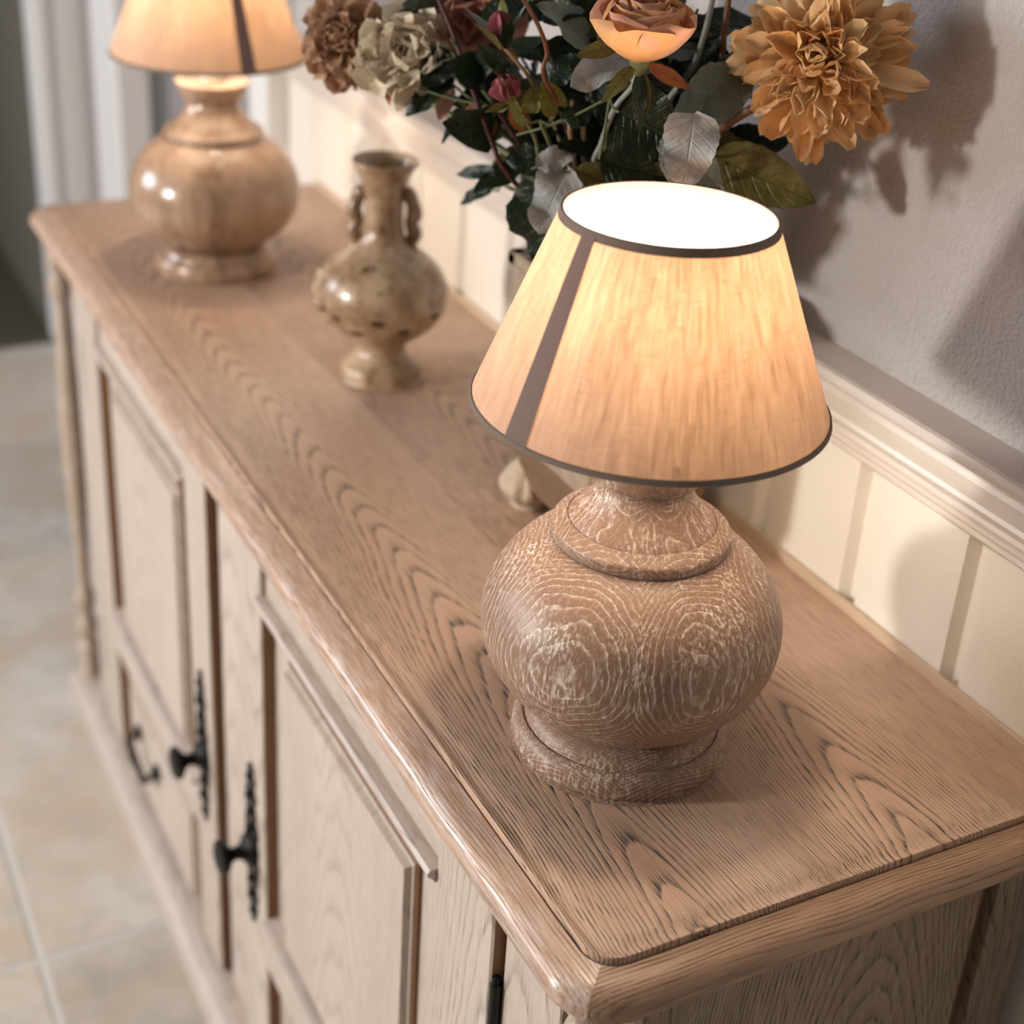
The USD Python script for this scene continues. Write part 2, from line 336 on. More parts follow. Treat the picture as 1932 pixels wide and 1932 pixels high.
for i in range(-7, 2):
    for j in range(-5, 5):
        x0, y0 = -.203 + i * T, 1.07 + j * T
        x1, y1 = min(x0 + T, .55), min(y0 + T, 3.27)
        if x1 - x0 < .06 or y1 - y0 < .06 or x0 < -3.4: continue
        obj('tile', box(x0 + g_, x1 - g_, y0 + g_, y1 - g_, -.03, 0, .0015), M_tiles[rng.randrange(3)], fl)
struct('floor_hall', box(-4.6, .6, 3.28, 6.3, -.06, 0), M_hallfloor)

# ------------------------------------------------------------------ sideboard
sb = thing('sideboard', 'long limed-oak sideboard with panelled doors along the wainscoted wall', 'sideboard')
Y0, Y1 = -.031, 1.685
def outline(d, z, rmin=.016, r0=.046, n=9):
    """Tabletop outline d inside its edge; the back edge stays on the wall side."""
    x0, x1, ya, yb = -.031 + d, .42, Y0 + d, Y1 - d; r = max(r0 - d * .75, rmin); pts = []
    for k in range(n):
        a = PI + PI / 2 * k / (n - 1); pts.append((x0 + r + r * math.cos(a), ya + r + r * math.sin(a)))
    pts += [(x1, ya), (x1, yb)]
    for k in range(n):
        a = PI / 2 + PI / 2 * k / (n - 1); pts.append((x0 + r + r * math.cos(a), yb - r + r * math.sin(a)))
    return np.array([(x, yy, z + H) for x, yy in pts])
TOPP = [(.034, -.034), (.014, -.0335), (.007, -.0315), (.003, -.028), (.0008, -.024), (0, -.0195), (.0010, -.0150), (.0035, -.0112), (.0075, -.0080), (.0125, -.0068), (.019, -.0064), (.0286, -.0062), (.0291, -.0080), (.0299, -.0082)]
FLD = [(.0299, -.0082), (.0304, -.0022), (.0309, -.0014), (.0322, -.0011), (.0345, -.0018), (.0375, -.0020), (.0410, -.0014), (.0450, -.0004), (.048, -.0001), (.050, 0)]
def loft(loops):
    n = len(loops[0]); v = np.vstack(loops); f = []; seg = []
    for i in range(len(loops) - 1):
        for j in range(n):
            a, b, c, d = i * n + j, i * n + (j + 1) % n, (i + 1) * n + (j + 1) % n, (i + 1) * n + j
            f += [(a, b, c), (a, c, d)]; seg += [j, j]
    return v, np.array(f), np.array(seg), n
v, f, seg, n = loft([outline(d, z) for d, z in TOPP])
near = (seg >= 4) & (seg < 9); far = (seg >= 10) & (seg < 15); front = (seg < 4) | (seg >= 15)
def sub(v, f, mask): m = trimesh.Trimesh(v, f[mask], process=False); m.remove_unreferenced_vertices(); return m
top = holder('tabletop', sb)
obj('front_edging', sub(v, f, front), M_edge_y, top, smooth=40, label='worn rounded front edge, its pale highlight partly put into the colour')
obj('end_edging', sub(v, f, near), M_edge_x, top, smooth=40); obj('end_edging', sub(v, f, far), M_edge_x, top, smooth=40)
obj('back_strip', box(.4165, .4204, Y0 + .05, Y1 - .05, H - .001, H + .0105, .0008), M_back_strip, top)  # thin tan strip where the top meets the wall
v, f, seg, n = loft([outline(d, z, .014) for d, z in FLD]); k = (len(FLD) - 1) * n
from shapely.geometry import Polygon as SP
vv, ff = trimesh.creation.triangulate_polygon(SP(v[k:k + n, :2]), engine='earcut')
cap = trimesh.Trimesh(np.c_[vv, np.full(len(vv), H)], ff, process=False)
if cap.face_normals[0, 2] < 0: cap.invert()
obj('field', cat(trimesh.Trimesh(v, f, process=False), cap), M_top, top, smooth=30)
bot = outline(.034, -.034); vv, ff = trimesh.creation.triangulate_polygon(SP(bot[:, :2]), engine='earcut')
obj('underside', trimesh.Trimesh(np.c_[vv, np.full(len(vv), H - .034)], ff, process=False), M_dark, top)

XF = .004                                     # plane of the stiles
CY = .83; ZT = H - .034
carc = box(.030, .405, .016, 2 * CY - .016, .055, ZT)
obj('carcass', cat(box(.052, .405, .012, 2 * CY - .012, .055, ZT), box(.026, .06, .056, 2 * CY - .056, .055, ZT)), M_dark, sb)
def mirror(m, flip):
    if flip:
        m = m.copy(); m.vertices[:, 1] = 2 * CY - m.vertices[:, 1]; m.invert()
    return m
for flip in (0, 1):
    obj('end_stile', mirror(box(XF + .009, .03, .058, .1435, .05, ZT, .0015), flip), M_front, sb)
obj('centre_post', box(XF + .012, .03, .784, 2 * CY - .784, .05, ZT, .002), M_front, sb)
obj('top_rail', box(XF + .013, .03, .06, 2 * CY - .06, ZT - .012, ZT), M_rail, sb)

def raised(y0, y1, z0, z1, x_face, x_back, bev):
    xm = (x_face + x_back) / 2
    return cat(box(xm, x_back + .004, y0, y1, z0, z1, .0006), trimesh.convex.convex_hull(np.array(
        [(xm + .001, yy, zz) for yy in (y0 + .004, y1 - .004) for zz in (z0 + .004, z1 - .004)] + [(x_face, yy, zz) for yy in (y0 + bev, y1 - bev) for zz in (z0 + bev, z1 - bev)])))
def escutcheon():
    """Ornate elongated iron key plate in the yz plane, centred on the origin, 0.235 high."""
    w = [(-.118, .001), (-.112, .0045), (-.104, .0025), (-.097, .0075), (-.086, .0045), (-.074, .0095), (-.062, .0050), (-.050, .0085), (-.040, .0060), (-.026, .0115), (-.014, .0085), (0, .0120)]
    pts = w + [(-z, b) for z, b in w[-2::-1]]
    zz = np.array([p[0] for p in pts]); bb = np.array([p[1] for p in pts])
    zi = np.linspace(-.118, .118, 70); bi = np.interp(zi, zz, bb)
    bi = bi * 1.95; poly = SP([(b, z) for b, z in zip(bi, zi)] + [(-b, z) for b, z in zip(bi[::-1], zi[::-1])])
    m = trimesh.creation.extrude_polygon(poly.buffer(0), .003, engine='earcut'); v = m.vertices.copy()
    m.vertices = np.stack([-v[:, 2], v[:, 0], v[:, 1]], 1); trimesh.repair.fix_normals(m)
    beads = [ball((-.003, 0, z), r * 1.15, 1, (1, 1, 1)) for z, r in ((-.1, .004), (-.074, .0055), (-.05, .005), (.1, .004), (.074, .0055), (.05, .005), (.026, .006), (-.026, .006))]
    return cat(m, *beads)
def along_x(m, at):                            # a lathe's axis z becomes -x
    v = m.vertices.copy(); m.vertices = np.stack([-v[:, 2], v[:, 1], v[:, 0]], 1) + np.array(at); trimesh.repair.fix_normals(m); return m
KNOB = [(r * 1.35, z * 1.08) for r, z in [(0, 0), (.0145, 0), (.0155, .002), (.0145, .005), (.010, .008), (.0065, .012), (.0055, .019), (.0085, .024), (.0135, .027), (.0160, .031), (.0155, .035), (.0115, .038), (.005, .0395), (0, .040)]]
for flip in (0, 1):
    def mm(m): return mirror(m, flip)
    d = holder('door', sb)
    a, b = .1485, .7735
    il, ir = .690, .2475                       # inner edges of the two stiles
    obj('stile', mm(box(XF, .026, a, ir, .06, ZT - .004, .0018)), M_front, d)
    obj('stile', mm(box(XF, .026, il, b, .06, ZT - .004, .0018)), M_front, d)
    obj('stile_shade_edge', mm(box(XF + .0022, .026, il - .0005, il + .004, .062, H - .129)), M_brown, d)  # thin brown strips: unlimed wood tone with groove shade painted in
    obj('stile_shade_edge', mm(box(XF + .0022, .026, ir - .004, ir + .0005, .062, H - .129)), M_brown, d)
    if flip: obj('stile_shade_edge', mm(box(XF + .0022, .026, b - .004, b + .0005, .062, ZT - .006)), M_brown, d)
    else: obj('stile_shade_edge', mm(box(XF + .0022, .026, a - .0005, a + .004, .062, ZT - .006)), M_brown, d)
    obj('frieze_panel', mm(box(.0105, .026, ir + .003, il - .001, H - .128, ZT - .004)), M_rail, d)
    led = [(.020, -.1275), (.004, -.1268), (-.002, -.1272), (-.0045, -.1300), (-.0040, -.1335), (.0005, -.1375), (.0030, -.1415), (.020, -.1430)]
    obj('ledge', mm(extrude_y([(x, z + H) for x, z in led], ir - .0006, il + .0006)), M_rail, d)
    obj('inner_frame', mm(box(.0195, .026, ir + .001, il - .001, .06, H - .142)), M_front, d)
    obj('raised_panel', mm(raised(.309, .632, H - .562, H - .178, .0060, .0195, .006)), M_panel, d)
    obj('panel_moulding', mm(box(.0150, .0215, .3055, .6355, H - .5655, H - .1745, .001)), M_brown, d)  # step kept brown so the groove shade sits in its colour
    obj('mid_rail', mm(box(.003, .026, ir - .001, il + .001, H - .645, H - .584, .002)), M_rail, d)
    led2 = [(.020, -.5720), (.004, -.5728), (-.0025, -.5745), (-.0035, -.5785), (.0010, -.5830), (.004, -.5850), (.020, -.5860)]
    obj('ledge', mm(extrude_y([(x, z + H) for x, z in led2], ir - .0006, il + .0006)), M_rail, d)
    obj('raised_panel', mm(raised(.300, .640, H - .832, H - .672, .0070, .0195, .006)), M_panel, d)
    es = escutcheon(); es.apply_translation([XF, .732, H - .492]); obj('key_plate', mm(es), M_iron, d, label='black ornate iron key plate')
    obj('knob', mm(along_x(lathe(KNOB, 20), (XF - .002, .736, H - .503))), M_iron, d, smooth=40, label='black iron knob')
    hz = [(0, -.17), (.003, -.168), (.0035, -.162), (.0025, -.160), (.0048, -.157), (.0048, -.06), (.0048, .02), (.0025, .023), (.0036, .026), (.003, .033), (0, .035)]
    for zc in (H - .17, H - .66):
        hh = lathe([(r, z * .55) for r, z in hz], 12); hh.apply_translation([XF + .0045, .1460, zc]); obj('hinge', mm(hh), M_iron, d, smooth=40, label='dark iron hinge')
    if flip:
        pts = [(-.004, -.052, .02), (-.013, -.050, .010), (-.015, -.030, -.006), (-.012, 0, -.016), (-.015, .030, -.006), (-.013, .050, .010), (-.004, .052, .02)]
        c = np.array([XF, 1.245, H - .748])
        hd = tube([np.array(p) + c for p in pts], [.004, .0045, .0065, .0045, .0065, .0045, .004], 8)
        ros = [along_x(lathe([(0, 0), (.013, 0), (.012, .004), (.006, .006), (0, .0065)], 14), c + np.array([0, s, .02])) for s in (-.052, .052)]
        obj('drop_pull', cat(hd, *ros), M_iron, d, smooth=40, label='black iron drop pull on the lower panel')
# turned corner columns
COL = [(0, 0), (.021, 0), (.022, .004), (.022, .012), (.017, .018), (.0205, .026), (.0205, .032), (.015, .042), (.023, .052), (.023, .060), (.014, .074), (.0225, .092), (.0225, .104), (.013, .122), (.022, .150), (.022, .158), (.0125, .176),
       (.0125, .22), (.0155, .28), (.0200, .35), (.0228, .42), (.0225, .48), (.0195, .55), (.0158, .61), (.0128, .655), (.0120, .672), (.0150, .676), (.0205, .684), (.0228, .694), (.0205, .706), (.0130, .713), (.0130, .718), (.0205, .727), (.0232, .739), (.0205, .751), (.0135, .758), (.0150, .764), (.0220, .768), (.0220, .785), (0, .785)]
pc = spline([(r, z) for r, z in COL], 4); pc[:, 0] = np.maximum(pc[:, 0], 0)
for yy in (.0125, 2 * CY - .0125):
    c = lathe(pc, 28); c.vertices[:, 2] *= (ZT - .05 - .004) / .785; c.vertices[:, :2] *= .78; c.apply_translation([.0060, yy, .0535])
    obj('corner_column', c, M_column, sb, smooth=40)
# ends
for flip in (0, 1):
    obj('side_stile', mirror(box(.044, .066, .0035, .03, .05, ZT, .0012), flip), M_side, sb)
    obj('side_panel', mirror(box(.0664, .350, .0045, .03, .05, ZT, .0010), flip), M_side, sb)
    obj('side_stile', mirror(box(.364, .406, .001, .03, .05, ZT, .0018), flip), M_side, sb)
PL = [(.40, 0), (-.026, 0), (-.027, .004), (-.027, .034), (-.0235, .038), (-.0235, .042), (-.016, .050), (-.004, .054), (.03, .0555), (.40, .0555)]
def plinth():
    loops = []
    for x, z in PL[1:-1]:
        o = -x; loops.append(np.array([(-o, -o * .8 , z), (.405, -o * .8, z), (.405, 2 * CY + o * .8, z), (-o, 2 * CY + o * .8, z)]))
    v, f, _, n = loft(loops); k = len(v) - 4
    f = np.vstack([f, [(k, k + 1, k + 2), (k, k + 2, k + 3)]]); m = trimesh.Trimesh(v, f, process=False); return m
obj('plinth', plinth(), M_rail, sb)

# ------------------------------------------------------------------ table lamps
LB = [(0, 0), (.0790, 0), (.0820, .0015), (.0838, .0050), (.0838, .0120), (.0822, .0175), (.0788, .0212), (.0765, .0225), (.0758, .0217), (.0745, .0222), (.0735, .0245), (.0720, .0275), (.0690, .0310), (.0650, .0335), (.0610, .0350)]
th = np.linspace(-.80, .80, 30)
RB, ZB, RZ = .1125, .1085, .0860
ball_p = [(RB * math.sqrt(max(0, 1 - (t) ** 2)) , ZB + RZ * t) for t in np.sin(np.linspace(math.asin(-.845), math.asin(.885), 34))]
LC = [(.0640, .1795), (.0652, .1808), (.0656, .1830), (.0656, .1868), (.0648, .1888), (.0632, .1900), (.0560, .1946), (.0546, .1948), (.0540, .1936), (.0532, .1952), (.0500, .1990), (.0445, .2045), (.0390, .2110), (.0352, .2180), (.0336, .2245), (.0336, .2272), (.0368, .2280), (.0390, .2300), (.0420, .2360), (.0455, .2430), (.0478, .2475), (.0484, .2500), (.0484, .2520), (.0470, .2532), (.0430, .2537), (.012, .2540), (0, .2540)]
def cone(r0, z0, r1, z1, n=96, t=.0012, nz=10, a0=0, a1=2 * PI, off=0.0, closed=True):
    """A thin-walled cone (or a strip of one) with thickness t."""
    k = n if closed else n + 1; a = a0 + (a1 - a0) * np.arange(k) / n; s = np.linspace(0, 1, nz)
    def surf(o):
        r = r0 + (r1 - r0) * s + o; z = z0 + (z1 - z0) * s
        return np.stack([r[:, None] * np.cos(a), r[:, None] * np.sin(a), np.repeat(z[:, None], k, 1)], -1).reshape(-1, 3)
    v = surf(off); f = []
    for i in range(nz - 1):
        for j in range(n):
            j2 = (j + 1) % k
            f += [(i * k + j, i * k + j2, (i + 1) * k + j2), (i * k + j, (i + 1) * k + j2, (i + 1) * k + j)]
    return trimesh.Trimesh(v, np.array(f), process=False)
def ring(r, z, rad, h, n=96, lean=0.0):
    """A hem tape round the shade's rim."""
    pr = [(r - rad, z - h / 2), (r - rad * .3, z - h / 2 - rad * .6), (r + rad * .5, z - h / 2 - rad * .4), (r + rad, z - h / 2), (r + rad + lean, z + h / 2), (r + rad * .4 + lean, z + h / 2 + rad * .7), (r - rad * .4 + lean, z + h / 2 + rad * .7), (r - rad + lean, z + h / 2), (r - rad, z - h / 2)]
    return lathe(pr, n)
def table_lamp(label, loc, seam, wood, tip=(0, 0)):
    t = thing('table_lamp', label, 'lamp', loc)
    obj('foot', lathe(spline(LB, 3), 96), wood, t, smooth=50)
    obj('ball_body', lathe([(0.0, ball_p[0][1])] + ball_p + [(0, ball_p[-1][1])], 128), wood, t, smooth=50)
    obj('collar', lathe([(.05, .178)] + LC, 96), wood, t, smooth=50)
    # socket and bulb inside the shade
    so = obj('socket', lathe([(0, .2535), (.016, .2535), (.018, .256), (.018, .312), (.015, .315), (.015, .334), (0, .334)], 32), M_white, t, smooth=40)
    obj('bulb', lathe([(0, .333), (.012, .3335), (.013, .339), (.018, .346), (.0245, .354), (.0275, .364), (.026, .376), (.020, .386), (.010, .3925), (0, .394)], 24), M_bulb, t, smooth=True, label='glowing warm bulb')
    sh = holder('shade', t, 'cream linen cone shade')
    ox, oy = tip
    def put(m): m.apply_translation([ox, oy, 0]); return m
    obj('fabric', put(cone(.1250, .2860, .0722, .4200)), M_shade, sh, smooth=True)
    obj('seam', put(cone(.1252, .2860, .0724, .4200, 8, nz=10, a0=seam - .082, a1=seam + .082, off=.0006, closed=False)), M_seam, sh, smooth=True, label='dark seam tape')
    obj('top_hem', put(ring(.0724, .4190, .0013, .0050, lean=-.001)), M_trim, sh, smooth=60, label='grey-brown tape round the top rim')
    obj('bottom_hem', put(ring(.1250, .2868, .0011, .0028, lean=-.0006)), M_trim, sh, smooth=60, label='grey-brown tape round the bottom rim')
    fr = [lathe([(.0215, .288), (.0225, .289), (.0215, .290), (.0205, .289), (.0215, .288)], 24)]
    for k in range(3):
        a = k * 2 * PI / 3 + 2.2; fr.append(tube([(.0215 * math.cos(a), .0215 * math.sin(a), .289), (.06 * math.cos(a), .06 * math.sin(a), .30), (.1195 * math.cos(a), .1195 * math.sin(a), .2965)], .0011, 6))
    obj('carrier', put(cat(*fr)), M_white, sh, smooth=40)
    return t
table_lamp('limed turned-wood table lamp nearest the camera, bold oval grain, lit cream shade', (.1335, .2020, H), math.radians(193.5), M_lamp, (-.0035, .0015))
table_lamp('smooth brown wooden table lamp at the far end behind the small vase, lit shade', (.1603, 1.3293, H), math.radians(276), M_lamp2, (-.003, 0))

# ------------------------------------------------------------------ small two-handled vase
VX, VY = .2258, .9048
def glaze(name, a, b, c, rough):
    g = Graph(); co = g.n('texture_coordinate').object
    n1 = g.noise(co, 26, 5, .65).fac; n2 = g.noise(g.scaled(co, (1, 1, .6), (2, 3, 1)), 45, 3, .6).fac
    col = g.mixc(g.ramp(n1, [(.38, (0, 0, 0)), (.62, (1, 1, 1))]), a, b)
    col = g.mixc(g.ramp(n2, [(.60, (0, 0, 0)), (.72, (1, 1, 1))]), col, c)
    p = g.n('principled_bsdf', base_color=col, roughness=rough, coat_weight=.35, coat_roughness=.15, normal=g.bump(n1, .0012))
    return g.make(name, p.BSDF)
M_glaze = glaze('mottled_glaze', lin(.76, .665, .55), lin(.56, .435, .315), lin(.32, .20, .11), .36)
M_glaze2 = glaze('dark_glaze', lin(.46, .35, .24), lin(.58, .47, .36), lin(.28, .18, .10), .34)
vs = thing('handled_vase', 'small mottled beige ceramic vase with two handles, between the two lamps', 'vase', (VX, VY, H))
VP = [(0, 0), (.0440, 0), (.0462, .003), (.0462, .012), (.0445, .017), (.0385, .022), (.0330, .027), (.0285, .033), (.0275, .040), (.0310, .047), (.0440, .056), (.0600, .069), (.0710, .085), (.0752, .100), (.0738, .116), (.0665, .132), (.0540, .145), (.0390, .156), (.0275, .166), (.0225, .178), (.0212, .192), (.0210, .205), (.0222, .219), (.0250, .231), (.0300, .243), (.0350, .252), (.0372, .2565), (.0368, .2585), (.0345, .2580), (.0285, .246), (.0225, .230), (.0180, .21), (.0170, .18), (0, .175)]
vm = lathe(spline(VP, 3), 72); vm.vertices[:, :2] *= (1 + .018 * (meshkit.noise(vm.vertices * 55, 3) - .5))[:, None]
obj('body', vm, M_glaze, vs, smooth=60)
for s in (0, PI):
    a = math.radians(-28) + s; ca, sa = math.cos(a), math.sin(a)
    hp = [(.017, .222), (.026, .221), (.0315, .210), (.034, .198), (.030, .188), (.0345, .176), (.0300, .164), (.034, .152), (.037, .144)]
    obj('handle', tube([(r * ca, r * sa, z) for r, z in hp], [.0065, .0088, .0075, .0088, .0068, .0085, .0068, .0075, .005], 10), M_glaze2, vs, smooth=50)
rel = []
r2 = random.Random(3)
for k in range(16):
    a = math.radians(168 + r2.uniform(-22, 22)); z = r2.uniform(.075, .125); rr = np.interp(z, [.069, .085, .1, .116, .132], [.06, .071, .0752, .0738, .0665])
    rel.append(ball((rr * math.cos(a), rr * math.sin(a), z), r2.uniform(.004, .008), 1, (.8, 1, 1)))
obj('flower_relief', cat(*rel), M_glaze, vs, smooth=50, label='raised flower ornament on the side')
sp = []
for a, z in ((203, .092), (222, .078), (243, .094), (268, .082), (300, .095)):
    a = math.radians(a); rr = np.interp(z, [.069, .085, .1, .116], [.06, .071, .0752, .0738]); q = ball((0, 0, 0), .0062, 2, (.25, 1.3, .75)); R = trimesh.transformations.rotation_matrix(a, [0, 0, 1]); q.apply_transform(R); q.apply_translation((rr * math.cos(a), rr * math.sin(a), z)); sp.append(q)
for q in sp: obj('brown_boss', q, plain('brown_boss_glaze', lin(.33, .19, .09), .35) if q is sp[0] else '/World/Looks/brown_boss_glaze', vs, smooth=True)

# ------------------------------------------------------------------ wooden planter with fluted feet
PX, PY, PS, PSX = .292, .507, .088, .068
M_planter = plain('weathered_planter', lin(.60, .53, .45), .7, .3, noise=.35, scale=60, bump=.003, bscale=90)
M_planter2 = plain('planter_foot_wood', lin(.72, .65, .57), .6, .3, noise=.3, scale=70, bump=.002, bscale=160)
M_apron = plain('planter_apron_wood', lin(.44, .34, .25), .6, .3, noise=.3, scale=40)
pl = thing('planter', 'weathered carved wooden planter on fluted feet holding the bouquet', 'planter', (PX, PY, H))
def squash(m): m.vertices[:, 0] *= PSX / PS; return m
for k in range(4):
    m = box(-PS + .004, PS - .004, -PS, -PS + .012, .075, .252, .002); m.apply_transform(trimesh.transformations.rotation_matrix(k * PI / 2, [0, 0, 1])); obj('side_panel', squash(m), M_planter, pl)
    m = cat(box(-PS + .03, PS - .03, -PS + .006, -PS + .016, .030, .056, .002), box(-PS + .012, PS - .012, -PS - .001, -PS + .016, .058, .078, .003)); m.apply_transform(trimesh.transformations.rotation_matrix(k * PI / 2, [0, 0, 1])); obj('apron', squash(m), M_apron, pl)
    m = box(-PS - .004, PS + .004, -PS - .004, -PS + .014, .244, .258, .003)
    m.apply_transform(trimesh.transformations.rotation_matrix(k * PI / 2, [0, 0, 1])); obj('rim', squash(m), M_planter, pl)
    sc = []
    for q in range(7):
        w = tube([(-PS + .02 + q * .022, -PS - .001, .150), (-PS + .027 + q * .022, -PS - .004, .19), (-PS + .035 + q * .022, -PS - .001, .232)], [.002, .006, .002], 8); sc.append(w)
    m = cat(*sc); m.apply_transform(trimesh.transformations.rotation_matrix(k * PI / 2, [0, 0, 1])); obj('carving', squash(m), M_planter, pl, smooth=50)
obj('bottom', box(-PSX + .005, PSX - .005, -PS + .005, PS - .005, .076, .088), M_apron, pl)
for sx in (-1, 1):
    for sy in (-1, 1):
        fp = spline([(0, 0), (.017, 0), (.0195, .003), (.0195, .007), (.023, .010), (.0285, .017), (.0300, .024), (.0265, .034), (.0195, .043), (.0140, .049), (.0128, .053), (.0165, .057), (.0185, .061), (.0165, .065), (.0130, .069), (.0150, .073), (.0150, .080), (0, .080)], 3)
        n = 56; fm = lathe(fp, n); vv = fm.vertices; ang = np.arctan2(vv[:, 1], vv[:, 0]); wgt = np.exp(-((vv[:, 2] - .026) / .014) ** 2)
        vv[:, :2] *= (1 + .17 * wgt * np.abs(np.cos(ang * 6)) ** .7 - .11 * wgt)[:, None]; fm.vertices = vv
        fm.apply_translation([sx * (PSX - .019), sy * (PS - .033 if sy > 0 else PS - .019), 0]); obj('fluted_foot', fm, M_planter2, pl, smooth=45)

# ------------------------------------------------------------------ leaves, petals, stems
def leaf_mat(name, front, back, rough=.42, fuzz=0.0, trans=.18):
    g = Graph(); u = g.n('uvmap'); s = g.n('separate_xyz', vector=u.UV)
    v = g.m('absolute', g.m('subtract', s.y, .5)); co = g.n('texture_coordinate').object
    sv = g.m('absolute', g.m('subtract', g.m('fraction', g.m('multiply', g.m('subtract', s.x, g.m('multiply', v, .55)), 7.0)), .5))
    vein = g.ramp(sv, [(0, (1, 1, 1)), (.10, (0, 0, 0))]); midr = g.ramp(v, [(0, (1, 1, 1)), (.03, (0, 0, 0))])
    vn = g.m('maximum', g.m('multiply', vein, .55), midr)
    nz = g.noise(co, 90, 4, .6).fac
    fr = g.mixc(nz, tuple(c * .6 for c in front), tuple(min(1, c * 1.4) for c in front))
    bk = g.mixc(nz, tuple(c * .7 for c in back), tuple(min(1, c * 1.3) for c in back))
    fr = g.mixc(g.m('multiply', vn, .35), fr, tuple(min(1, c * 2.2 + .02) for c in front))
    bk = g.mixc(g.m('multiply', vn, .4), bk, tuple(min(1, c * 1.5) for c in back))
    col = g.mixc(g.n('geometry').backfacing, fr, bk)
    nrm = g.bump(g.m('add', g.m('multiply', vn, -.6), g.m('multiply', g.noise(co, 160, 3, .6).fac, 1.0)), .0016)
    p = g.n('principled_bsdf', base_color=col, roughness=rough, normal=nrm, specular_ior_level=.4, sheen_weight=fuzz, sheen_roughness=.4)
    t = g.n('translucent_bsdf', color=col)
    return g.make(name, g.n('mix_closure', fac=trans, closure1=p.BSDF, closure2=t.BSDF).closure)
ML = {'dark': leaf_mat('leaf_dark_green', lin(.10, .155, .085), lin(.23, .27, .21), .36),
      'gray': leaf_mat('leaf_silver', lin(.62, .63, .63), lin(.58, .59, .58), .6, .6),
      'graygreen': leaf_mat('leaf_grey_green', lin(.42, .45, .41), lin(.46, .48, .45), .55, .3),
      'olive': leaf_mat('leaf_olive', lin(.36, .34, .17), lin(.42, .40, .28)),
      'yellow': leaf_mat('leaf_yellow_green', lin(.45, .44, .20), lin(.50, .49, .28)),
      'rust': leaf_mat('leaf_rust', lin(.62, .36, .20), lin(.60, .40, .28), .6),
      'pinkp': leaf_mat('leaf_faded_pink', lin(.66, .48, .42), lin(.66, .50, .44), .6),
      'tan': leaf_mat('leaf_tan', lin(.80, .64, .42), lin(.80, .64, .42), .6)}
def leaf_grid(L, W, fold=.25, curl=.3, ruffle=.0, serr=.022, nu=17, nv=6, seed=0, blunt=.0):
    """A leaf from the origin along +x, its upper side +z."""
    r = np.random.RandomState(seed); u = np.linspace(0, 1, nu); v = np.linspace(-1, 1, nv + 1)
    wid = W / 2 * np.sin(PI * u ** (.80 - .18 * blunt)) ** (.80 - .3 * blunt); wid[0] = W * .02; wid[-1] = W * .01
    U, V = np.meshgrid(u, v, indexing='ij')
    ser = 1 + serr * np.where(np.abs(V) > .99, np.where(np.arange(nu) % 2 == 0, 1, -1)[:, None], 0)
    Y = wid[:, None] * V * ser; ph = r.uniform(0, 6, 3)
    Z = fold * np.abs(Y) + ruffle * W * np.sin(U * 11 + ph[0] + np.sign(V) * 1.3) * np.abs(V) ** 1.5 + .03 * W * np.sin(U * 23 + ph[1]) * V ** 2
    ang = curl * U * 1.6; X = np.where(np.abs(ang) > 1e-6, L * U * np.sinc(ang / PI / 2 * 1.0), L * U); ZZ = -L * U * np.sin(ang / 2)
    P = np.stack([X + Z * np.sin(ang), Y, ZZ + Z * np.cos(ang)], -1).reshape(-1, 3)
    i, j = np.meshgrid(np.arange(nu - 1), np.arange(nv), indexing='ij'); k = nv + 1
    q = np.stack([i * k + j, (i + 1) * k + j, (i + 1) * k + j + 1, i * k + j + 1], -1).reshape(-1, 4)
    return P, np.vstack([q[:, [0, 1, 2]], q[:, [0, 2, 3]]]), np.stack([U, (V + 1) / 2], -1).reshape(-1, 2)
def frame(x, z):
    x = np.array(x, float); x /= np.linalg.norm(x); z = np.array(z, float); z = z - x * (x @ z); z /= np.linalg.norm(z) + 1e-9
    return np.stack([x, np.cross(z, x), z], 1)
def put_leaf(parent, base, tip, W, kind, up, seed, name='leaf', **kw):
    base, tip = np.array(base, float), np.array(tip, float); L = np.linalg.norm(tip - base); rs = np.random.RandomState(seed)
    opt = dict(fold=rs.uniform(.1, .4), curl=rs.uniform(-.2, .7), ruffle=rs.uniform(.02, .09)); opt.update(kw)
    v, f, uv = leaf_grid(L * 1.03, W, seed=seed, **opt)
    v = v @ frame(tip - base, up).T + base
    v[:, 0] = np.minimum(v[:, 0], .4225 if v[:, 2].min() > .24 else .385)
    return obj(name, (v, f), ML[kind], parent, smooth=True, uv=uv)
CAMV = np.array([-.62, -.72, .42])
def bq(name, label, catg): return thing(name, label, catg, (0, 0, H))
M_stem = {k: plain('stem_' + k, c, .5, .4, noise=.35, scale=120) for k, c in dict(green=lin(.36, .38, .24), red=lin(.27, .11, .11), orange=lin(.43, .25, .16), brown=lin(.40, .27, .17), pale=lin(.60, .53, .42), grey=lin(.52, .53, .50)).items()}
BASE = np.array([.286, .508, .24])
def stem(parent, pts, r, mat):
    p = [np.array(q, float) for q in pts]; p.append((p[-1] + BASE * 2) / 3 + np.array([0, 0, -.01])); p.append(BASE + np.array([0, 0, -.08]))
    return obj('stem', tube(p, [r * .85, r, r, r * 1.1], 8, 6), M_stem[mat], parent, smooth=True)

